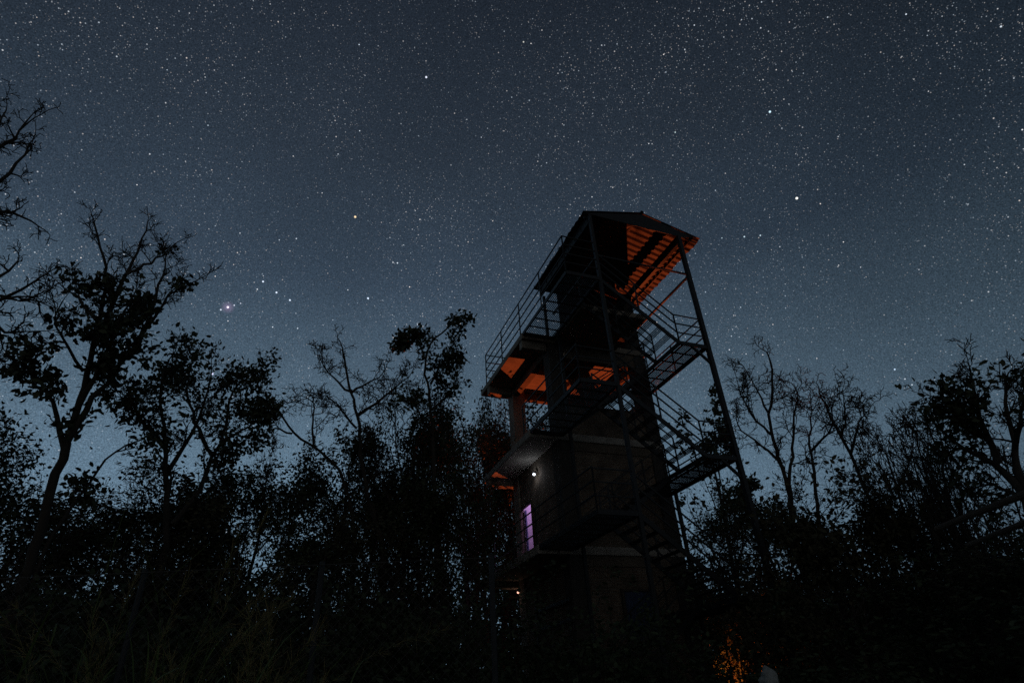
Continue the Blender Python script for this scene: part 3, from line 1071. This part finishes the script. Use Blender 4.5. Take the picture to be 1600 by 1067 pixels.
traced('bare_tree', 'wide-forked leafless tree left of the slender stem thicket', 19.0, 'curly', 18, [
    (0, .10, .03, [(1385, 860), (1350, 755), (1329, 710), (1315, 683), (1301, 655), (1288, 628)], 8),
    (.8, .045, .012, [(1329, 710), (1336, 679), (1343, 655), (1358, 640)], 6),
    (-.8, .04, .012, [(1315, 683), (1322, 644), (1318, 618)], 6)])
traced('bare_tree', 'leafless tree with an S-shaped stem at the right end of the slender thicket', 17.0, 'curly', 19, [
    (0, .08, .02, [(1505, 880), (1485, 807), (1481, 780), (1474, 745), (1471, 703), (1458, 690), (1452, 668)], 4),
    (-.6, .05, .014, [(1492, 830), (1460, 773), (1440, 724), (1433, 678)], 6)])
traced('leafy_tree', 'leafy tree with flat leaf clusters at the right edge of the photo', 13.0, 'limbs_far', 20, [
    (0, .14, .09, [(1650, 880), (1606, 780)], 0),
    (.8, .08, .016, [(1606, 780), (1561, 724), (1502, 700), (1456, 656)], 9),
    (-.6, .06, .012, [(1561, 724), (1540, 680), (1520, 622), (1516, 576)], 10),
    (1.2, .07, .014, [(1606, 780), (1586, 700), (1571, 622), (1576, 582)], 10),
    (-1., .05, .012, [(1586, 700), (1600, 640), (1612, 590)], 8),
    (-.9, .04, .012, [(1540, 684), (1500, 640), (1468, 622)], 8),
    (.5, .04, .012, [(1600, 775), (1562, 760), (1532, 757)], 5)],
    LF(1300, size=.12, gap=.3, spread=.10, clumpf=2.2, hi=.93))

# the wood behind: leafy middle trees, each its own, from five kinds
proto = []
WOOD = [(430, 690, 18, 1.9), (480, 712, 21, 2.0), (525, 678, 18, 1.9), (580, 665, 19, 1.9), (635, 640, 19.5, 1.9), (665, 690, 17.5, 1.8),
        (735, 640, 24, 2.0), (800, 650, 29, 2.6), (835, 672, 31, 2.6), (1118, 775, 18.5, 1.8), (1170, 752, 38, 3.4), (1310, 770, 17, 1.8),
        (1385, 815, 19, 1.9), (1600, 740, 17, 2.0), (1500, 845, 14, 1.8), (1590, 830, 12, 1.8), (30, 735, 19, 2.2), (112, 768, 18, 2.2), (160, 790, 14, 1.8),
        (215, 745, 18, 2.0), (275, 730, 19, 2.2), (345, 725, 20, 2.2), (395, 738, 17, 1.8), (310, 780, 15, 1.8), (240, 800, 14.5, 1.8), (505, 765, 14, 1.8), (590, 772, 15, 1.8), (700, 752, 16, 1.8), (765, 760, 28, 2.6),
        (1090, 800, 38, 3.0), (752, 600, 25, 2.0), (728, 618, 21, 1.6), (700, 668, 18, 1.7), (645, 640, 22, 1.9), (788, 645, 28, 2.2), (655, 735, 21, 1.9), (560, 735, 22, 2.0), (1440, 860, 21, 2.2), (1210, 822, 36, 3.2)]
rw = random.Random(4)
LABW = 'dark leafy tree of the wood behind the watchtower and the bare trees'
GRW = 'leafy trees of the wood behind the clearing'
for i, (x, y, D, sp) in enumerate(WOOD):
    b0, H = base_h(x, y, D)
    if i < 5:
        o = make_tree('wood_tree', LABW, 'tree', b0, H, sp, 'leafy', 200 + i, LF(3700, size=.105, spread=.17, clumpf=1.6, lo=.12, gap=.3 - .3 * (i % 3), m=('leaf', 'leaf_b')[i % 2]), GRW)
        proto.append((o, H, sp))
    else:
        s, h0, sp0 = proto[i % 5]
        copy_thing(s, b0, rw.uniform(0, 6.28), (sp / sp0, sp / sp0, H / h0), LABW, GRW)

# thicket of slender bare stems at the right
pr2 = []
LABT = 'slender bare stem in the thicket of straight leafless trees at the right'
GRT = 'slender bare trees in the thicket at the right'
for i in range(18):
    x = 1352 + i * 8.0 + rw.uniform(-6, 6)
    y = 648 + abs(i - 6) * 4.2 + rw.uniform(-10, 26)
    b0, H = base_h(x, y, rw.uniform(14.5, 20))
    if i < 4:
        o = make_tree('slender_tree', LABT, 'tree', b0, H, .95, 'slender', 300 + i, None, GRT)
        pr2.append((o, H))
    else:
        s, h0 = pr2[i % 4]
        copy_thing(s, b0, rw.uniform(0, 6.28), (1, 1, H / h0), LABT, GRT)


# shrubs: many-stemmed, closed by leaves
def make_shrub(label, group, base, H, R, seed, m='shrub'):
    rng = np.random.default_rng(seed)
    T_ = empty('shrub', base)
    tag(T_, label, 'shrub', group)
    lines = []; anc = []
    for k in range(26):
        a_ = rng.uniform(0, 6.28); lean = rng.uniform(.05, 1.0)
        d = unit(np.array((math.cos(a_) * lean, math.sin(a_) * lean, 1.0)))
        p = np.array((math.cos(a_), math.sin(a_), 0)) * rng.uniform(0, .3) * R
        Ln = H * rng.uniform(.6, 1.05)
        P = [p]
        for i in range(9):
            d = unit(d + rng.normal(0, .13, 3) + np.array((0, 0, .02)))
            p = p + d * Ln / 9
            P.append(p)
            if i > 0:
                for _ in range(8):
                    anc.append((p + rng.normal(0, .16 * R, 3) * np.array((1, 1, .8)), d, 3))
        P = np.array(P)
        lines.append((P, np.linspace(.02, .005, 10)))
        for i in range(2, 10):
            q_ = P[i]
            e_ = q_ + unit(rng.normal(0, 1, 3) + np.array((0, 0, .6))) * .45
            lines.append((np.array([q_, (q_ + e_) / 2 + rng.normal(0, .04, 3), e_]), np.array((.008, .006, .003))))
    V, F = tubes(lines, 3)
    np_mesh('stems', V, F, 'bark', T_)
    anc = [(a_, d, l) for a_, d, l in anc if a_[2] > .05]
    V, F = leaves(rng, anc, 5200, .10, spread=.11, H=H, clumpf=1.3, gap=-.6)
    np_mesh('foliage', V, F, m, T_)
    return T_


LABS = 'dark leafy shrub of the undergrowth beneath the trees'
GRS = 'shrubs of the undergrowth'
SH = []
for i in range(62):
    row = i % 3
    azd = -50 + (i // 3) * 4.9 + rw.uniform(-1.5, 1.5)
    D = (9.0, 13.0, 19.0)[row] + rw.uniform(-1, 1)
    SH.append((azd, D, row))
sp_ = []
cnt = 0
for azd, D, row in SH:
    a_ = math.radians(azd)
    x, y = D * math.sin(a_), D * math.cos(a_)
    # keep the tower's footprint and the lamp's beam clear
    u, v = x * CU + y * SU, -x * SU + y * CU
    if 5.2 < u < 13.2 and 10.5 < v < 21.5: continue
    if abs(u - 17.0) < 3.0 and 21 < v < 34: continue
    if 14.5 < azd < 25: continue
    if D < 12 and (-12 < azd < 34 or row == 0): continue
    el_ = (9, 9.5, 11.0)[row] if azd < 0 else (7.5, 7.0, 8.5)[row]
    if azd > 34: el_ += 1.0
    H = 1.6 + D * math.tan(math.radians(el_ + rw.uniform(-1.6, 1.2)))
    if cnt < 4:
        o = make_shrub(LABS, GRS, (x, y, gz(x, y)), H, 1.3, 400 + cnt)
        sp_.append((o, H))
    else:
        s, h0 = sp_[cnt % 4]
        k = H / h0
        copy_thing(s, (x, y, gz(x, y)), rw.uniform(0, 6.28), (1.1, 1.1, k), LABS, GRS)
    cnt += 1

# shrubs added in the flood lamp's beam to keep it off the stair landings
p_ = tw(17.3, 25.4)
for t_, dv, k_ in ((.24, 0, .9), (.27, .5, .9), (.30, 0, 1.0), (.33, .5, 1.0), (.36, .0, 1.0), (.40, .3, 1.0)):
    p_ = tw(20 - 9.1 * t_, 30 - 16.2 * t_ - .6 + dv)
    q_ = sp_[int(t_ * 100) % 4]
    copy_thing(q_[0], (p_[0], p_[1], 0), t_ * 20, (.62 * k_, .62 * k_, (1.9 + 9.6 * t_) / q_[1]), LABS, GRS)

for k in range(16):                                      # beyond the lamp, closing the gap at the foot
    azd = math.radians(3 + k * 1.7 + rw.uniform(-.5, .5)); D = rw.uniform(41, 46)
    q_ = sp_[k % 4]
    copy_thing(q_[0], (D * math.sin(azd), D * math.cos(azd), 0), k, (2.2, 2.2, rw.uniform(7.5, 9.5) / q_[1]), LABS, GRS)
for u_, v_, h_ in ((12.9, 17.2, 2.2), (18.6, 16.0, 3.0)):
    p_ = tw(u_, v_); q_ = sp_[int(u_) % 4]
    copy_thing(q_[0], (p_[0], p_[1], 0), u_, (.8, .8, h_ / q_[1]), LABS, GRS)

# far wood closing the horizon: one mass, nobody could count it
rng = np.random.default_rng(77)
lines = []; an = []
for k in range(420):
    az_ = math.radians(rng.uniform(-62, 60)); D = rng.uniform(26, 42)
    H = D * math.tan(math.radians(rng.uniform(9, 13.0) if az_ < 0 else rng.uniform(7.5, 11)))
    x, y = D * math.sin(az_), D * math.cos(az_)
    u, v = x * CU + y * SU, -x * SU + y * CU
    if abs(u - 18) < 4 and v < 36: continue
    z0 = gz(x, y)
    P = np.array([(x + rng.normal(0, .25) * t, y, z0 + H * t) for t in np.linspace(0, 1, 6)])
    lines.append((P, np.linspace(.13, .03, 6)))
    m_ = 190
    c = np.array((x, y, z0 + H * .55))
    pp = c + rng.normal(0, 1, (m_, 3)) * np.array((1.35, 1.35, H * .24))
    for q_ in pp:
        if q_[2] > .2 and q_[2] < H + 1.6: an.append((q_, np.array((0, 0, 1.)), 3))
V, F = tubes(lines, 4)
V2, F2 = leaves(rng, an, 90000, .26, spread=.22, H=100, clumpf=.5, gap=-.5)
fw = np_mesh('far_wood', np.concatenate([V, V2]), np.concatenate([F, F2 + len(V)]), 'leaf')
tag(fw, 'dark mass of the far wood closing the horizon', 'wood', kind='stuff')

# ------------------------------------------------------------------ tall grass clumps in the left foreground


def reed(label, base, H, seed, n=34, lean=(0, 0), m='reed', plume='straw', cat='grass clump', name='tall_grass_clump', spreadk=.16):
    rng = np.random.default_rng(seed)
    T_ = empty(name, base)
    tag(T_, label, cat)
    lines = []; pl = []; bl = []
    for k in range(n):
        p = np.array((rng.normal(0, .14), rng.normal(0, .14), 0))
        d = unit(np.array((rng.normal(lean[0], spreadk), rng.normal(lean[1], spreadk), 1.)))
        Ln = H * rng.uniform(.55, 1.02)
        P = [p]
        c = rng.normal(0, .035, 2)
        for i in range(10):
            d = unit(d + np.array((c[0], c[1], -.015 * i)) + rng.normal(0, .012, 3))
            p = p + d * Ln / 10
            P.append(p)
        P = np.array(P)
        lines.append((P, np.linspace(.006, .002, 11)))
        for i in range(2, 10, 2):                       # long arching blades
            q_ = P[i]; dd_ = unit(d * .8 + rng.normal(0, .45, 3))
            B_ = [q_]
            for j in range(5):
                dd_ = unit(dd_ + np.array((0, 0, -.22)))
                q_ = q_ + dd_ * .13
                B_.append(q_)
            B_ = np.array(B_)
            sd_ = unit(np.cross(dd_, (0, 0, 1.))) * .007
            bl.append((B_, sd_))
        if rng.random() < .5:
            pl.append((P[-4:], d))
    V, F = tubes(lines, 3)
    np_mesh('stems', V, F, m, T_)
    V = []; F = []; o_ = 0
    for B_, sd_ in bl:
        wv = np.array((.6, 1, 1, .8, .5, .1))[:, None] * sd_
        V.append(np.stack([B_ - wv, B_ + wv], 1).reshape(-1, 3))
        i_ = np.arange(5)[:, None] * 2 + o_
        F.append(i_ + np.array([[0, 1, 3, 2]])); o_ += 12
    np_mesh('blades', np.concatenate(V), np.concatenate(F), m, T_)
    ls = []
    for P, d in pl:
        for _ in range(60):
            t = rng.uniform(0, 3)
            i = int(t)
            i = min(i, 2)
            q_ = P[i] * (1 - (t - i)) + P[i + 1] * (t - i)
            e_ = q_ + unit(d + rng.normal(0, .45, 3)) * rng.uniform(.06, .16)
            ls.append((np.array([q_, (q_ + e_) / 2, e_]), np.array((.0016, .0014, .001))))
    if ls:
        V, F = tubes(ls, 3)
        np_mesh('plumes', V, F, plume, T_)
    return T_


for lab, x, y, D, sd, ln in (
        ('tall green grass clump with a feathery plume leaning right, the highest in the left foreground', 300, 770, 6.2, 1, (.10, 0)),
        ('tall grass clump with yellowish plume tips right of the highest clump', 395, 915, 5.0, 2, (.12, 0)),
        ('thin tall grass clump left of the highest clump in the left foreground', 215, 800, 5.6, 3, (-.03, 0)),
        ('short grass clump low between the two plumed clumps in the left foreground', 335, 965, 4.6, 4, (.1, .02))):
    b0, H = base_h(x, y, D)
    reed(lab, b0, H, sd, lean=ln)

# ------------------------------------------------------------------ chain-link fence across the left foreground
A0 = place(-60, 883, 6.3)[:2]; A1 = place(768, 883, 5.0)[:2]
fd = np.array((A1[0] - A0[0], A1[1] - A0[1]))
Lf = float(np.linalg.norm(fd)); fa = math.atan2(fd[1], fd[0])
FH = 1.6 + 5.2 * math.tan(math.radians(11.3))
fence = empty('chain_link_fence', (A0[0], A0[1], 0), fa)
tag(fence, 'rusty chain-link fence with slim posts crossing the left foreground in front of the trees', 'fence')
lines = []
sp2 = .085
n = int((Lf + FH) / sp2)
for k in range(n):
    s = k * sp2
    a_ = (max(0, s - FH), min(s, FH)); b2 = (min(s, Lf), max(0, s - Lf))
    if math.dist(a_, b2) > .05:
        lines.append((np.array([(a_[0], 0.004, a_[1]), (b2[0], 0.004, b2[1])]), np.array((.0013, .0013))))
        lines.append((np.array([(Lf - a_[0], -.004, a_[1]), (Lf - b2[0], -.004, b2[1])]), np.array((.0013, .0013))))
V, F = tubes(lines, 3)
np_mesh('wire_mesh', V, F, 'wire', fence)
b_ = MB(); b_.tube([(0, 0, FH), (Lf, 0, FH)], .003, 4); b_.tube([(0, 0, FH * .5), (Lf, 0, FH * .5)], .003, 4); b_.build('top_wire', 'wire', fence)
for k in range(4):
    b_ = MB(); b_.tube([(Lf * k / 3, .03, -.2), (Lf * k / 3, .03, FH + .03)], .022, 8); b_.build('post', 'steel', fence)

# ------------------------------------------------------------------ low wall, sack and straw stalks at the lower right
lw = empty('low_wall', (0, 0, 0), YAW)
p1 = tw(7.0, 14.2)
lw.location = (p1[0], p1[1], 0)
tag(lw, 'low stained plaster wall along the foot of the watchtower', 'wall')
b_ = MB(); b_.box((.0, 4.9, -.2), (9.6, 5.1, 1.35)); b_.build('wall_body', 'plaster', lw, .01)
b_ = MB(); b_.box((-.03, 4.86, 1.352), (9.63, 5.14, 1.42)); b_.build('coping', 'concrete', lw, .01)


def fallen(label, x, y, D, seed, hgt, tilt, n, name, lenk=1.0):
    rng = np.random.default_rng(seed)
    p = place(x, y, D)
    T_ = empty(name, (p[0], p[1], p[2]))
    tag(T_, label, 'dry stalks')
    ls = []
    for k in range(n):
        q_ = np.array((rng.normal(0, .05), rng.normal(0, .05), 0))
        e_ = q_ + np.array((tilt[0] + rng.normal(0, .06), tilt[1] + rng.normal(0, .05), hgt * rng.uniform(.5, 1.0)))
        m2 = (q_ + e_) / 2 + rng.normal(0, .03, 3)
        ls.append((np.array([q_, m2, e_]), np.array((.009, .007, .003))))
    V, F = tubes(ls, 4)
    np_mesh('stalks', V, F, 'straw', T_)
    return T_


# ------------------------------------------------------------------ palm with an orange-lit trunk beside the tower
pb = place(1196, 1046, 37.5)
palm = empty('young_palm', (pb[0], pb[1], gz(pb[0], pb[1])))
tag(palm, 'young palm with its fibrous trunk lit orange, behind the pale sack right of the watchtower', 'palm')
rng = np.random.default_rng(9)
zt = place(1183, 990, 37.5)[2] - gz(pb[0], pb[1])
top = place(1181, 992, 37.5) - np.array([pb[0], pb[1], gz(pb[0], pb[1])])
ls = []
for k in range(46):
    a_ = rng.uniform(0, 6.28); r_ = .30 * math.sqrt(rng.uniform(.3, 1))
    q0 = np.array((r_ * math.cos(a_), r_ * math.sin(a_), rng.uniform(0, .6)))
    q1 = np.array((top[0] + r_ * 1.1 * math.cos(a_ + .3), top[1] + r_ * 1.1 * math.sin(a_ + .3), top[2] * rng.uniform(.8, 1.03)))
    ls.append((np.array([q0, (q0 + q1) / 2 + rng.normal(0, .02, 3), q1]), np.array((.03, .03, .012))))
V, F = tubes(ls, 5)
np_mesh('trunk', V, F, 'straw', palm)
ls = []; Vs = []; Fs = []; off = 0
for k in range(17):
    a_ = k * 2.4 + rng.uniform(-.3, .3); d = unit(np.array((math.cos(a_), math.sin(a_), rng.uniform(.5, 1.5))))
    q_ = top + np.array((0, 0, -.05)); P = [q_]
    for i in range(9):
        d = unit(d + np.array((0, 0, -.13)))
        q_ = q_ + d * .16; P.append(q_)
    P = np.array(P); ls.append((P, np.linspace(.014, .004, 10)))
    for i in range(2, 10):
        for s_ in (-1, 1):
            dd_ = unit(P[i] - P[i - 1]); sd_ = unit(np.cross(dd_, (0, 0, 1))) * s_
            for f_ in (0, .5):
                b3 = P[i] - dd_ * .16 * f_
                tip = b3 + unit(sd_ + dd_ * .7 + np.array((0, 0, -.35))) * .34
                w3 = dd_ * .012
                Vs += [b3 - w3, b3 + w3, (b3 + tip) / 2 + w3 + np.array((0, 0, .02)), tip]
                Fs.append((off, off + 1, off + 2, off + 3)); off += 4
V, F = tubes(ls, 4)
np_mesh('frond_ribs', V, F, 'straw', palm)
np_mesh('frond_leaves', np.array(Vs), np.array(Fs), 'straw', palm)

# the palm trunk is lit by the extra spot added at the flood lamp
# the sack on a block beside the palm
sb = place(1202, 1062, 9.0)
sack = empty('sack', (sb[0], sb[1], gz(sb[0], sb[1])))
tag(sack, 'pale crumpled sack on top of a block at the lower right of the watchtower', 'sack')
me = bpy.data.meshes.new('sack_cloth'); bm = bmesh.new()
bmesh.ops.create_icosphere(bm, subdivisions=4, radius=.13)
hs = sb[2] - gz(sb[0], sb[1])
for v in bm.verts:
    c = v.co
    s = 1 + .16 * math.sin(c.x * 31 + c.z * 17) * math.sin(c.y * 23 + 1) + .07 * math.sin(c.z * 60 + c.x * 40)
    v.co = Vector((c.x * s * .85, c.y * s * .8, max(c.z * s * 1.05, -.08)))
    v.co.z += hs
bm.to_mesh(me); bm.free(); me.materials.append(MAT['sack'])
so2 = bpy.data.objects.new('sack_cloth', me); COL.objects.link(so2); so2.parent = sack
b_ = MB(); b_.box((-.28, -.2, -.1), (.28, .2, hs - .08)); blk = b_.build('concrete_block', 'concrete', None, .02)
blk.location = sack.location; blk.rotation_euler = (0, 0, .5)
tag(blk, 'squat concrete block standing under the pale sack', 'block')

# ------------------------------------------------------------------ two timber poles jutting in at the right edge
pa, pb_ = place(1463, 826, 4.6), place(1680, 742, 4.0)
pc, pd = place(1512, 852, 4.9), place(1680, 786, 4.3)
rk = empty('timber_rack', (pb_[0], pb_[1], 0))
tag(rk, 'rack of two weathered timber poles jutting in at the right edge of the photo', 'timber rack')
O_ = np.array((pb_[0], pb_[1], 0))
for p_, q_, r_ in ((pa, pb_, .021), (pc, pd, .019)):
    e_ = q_ + (q_ - p_) * .7
    b_ = MB()
    pts = [p_ + (e_ - p_) * t + np.array((0, 0, .002 * math.sin(t * 7))) for t in np.linspace(0, 1, 9)]
    b_.tube([q - O_ for q in pts], np.linspace(r_ * .75, r_ * 1.25, 9), 9)
    b_.build('pole', 'wood', rk)
b_ = MB(); e1 = pb_ + (pb_ - pa) * .4; e2 = pd + (pd - pc) * .4
b_.tube([np.array((e1[0], e1[1], 0)) - O_, e1 - O_ + np.array((0, 0, .1))], .05, 8)
b_.tube([np.array((e2[0], e2[1], 0)) - O_, e2 - O_ + np.array((0, 0, .1))], .05, 8)
b_.build('post', 'wood', rk)
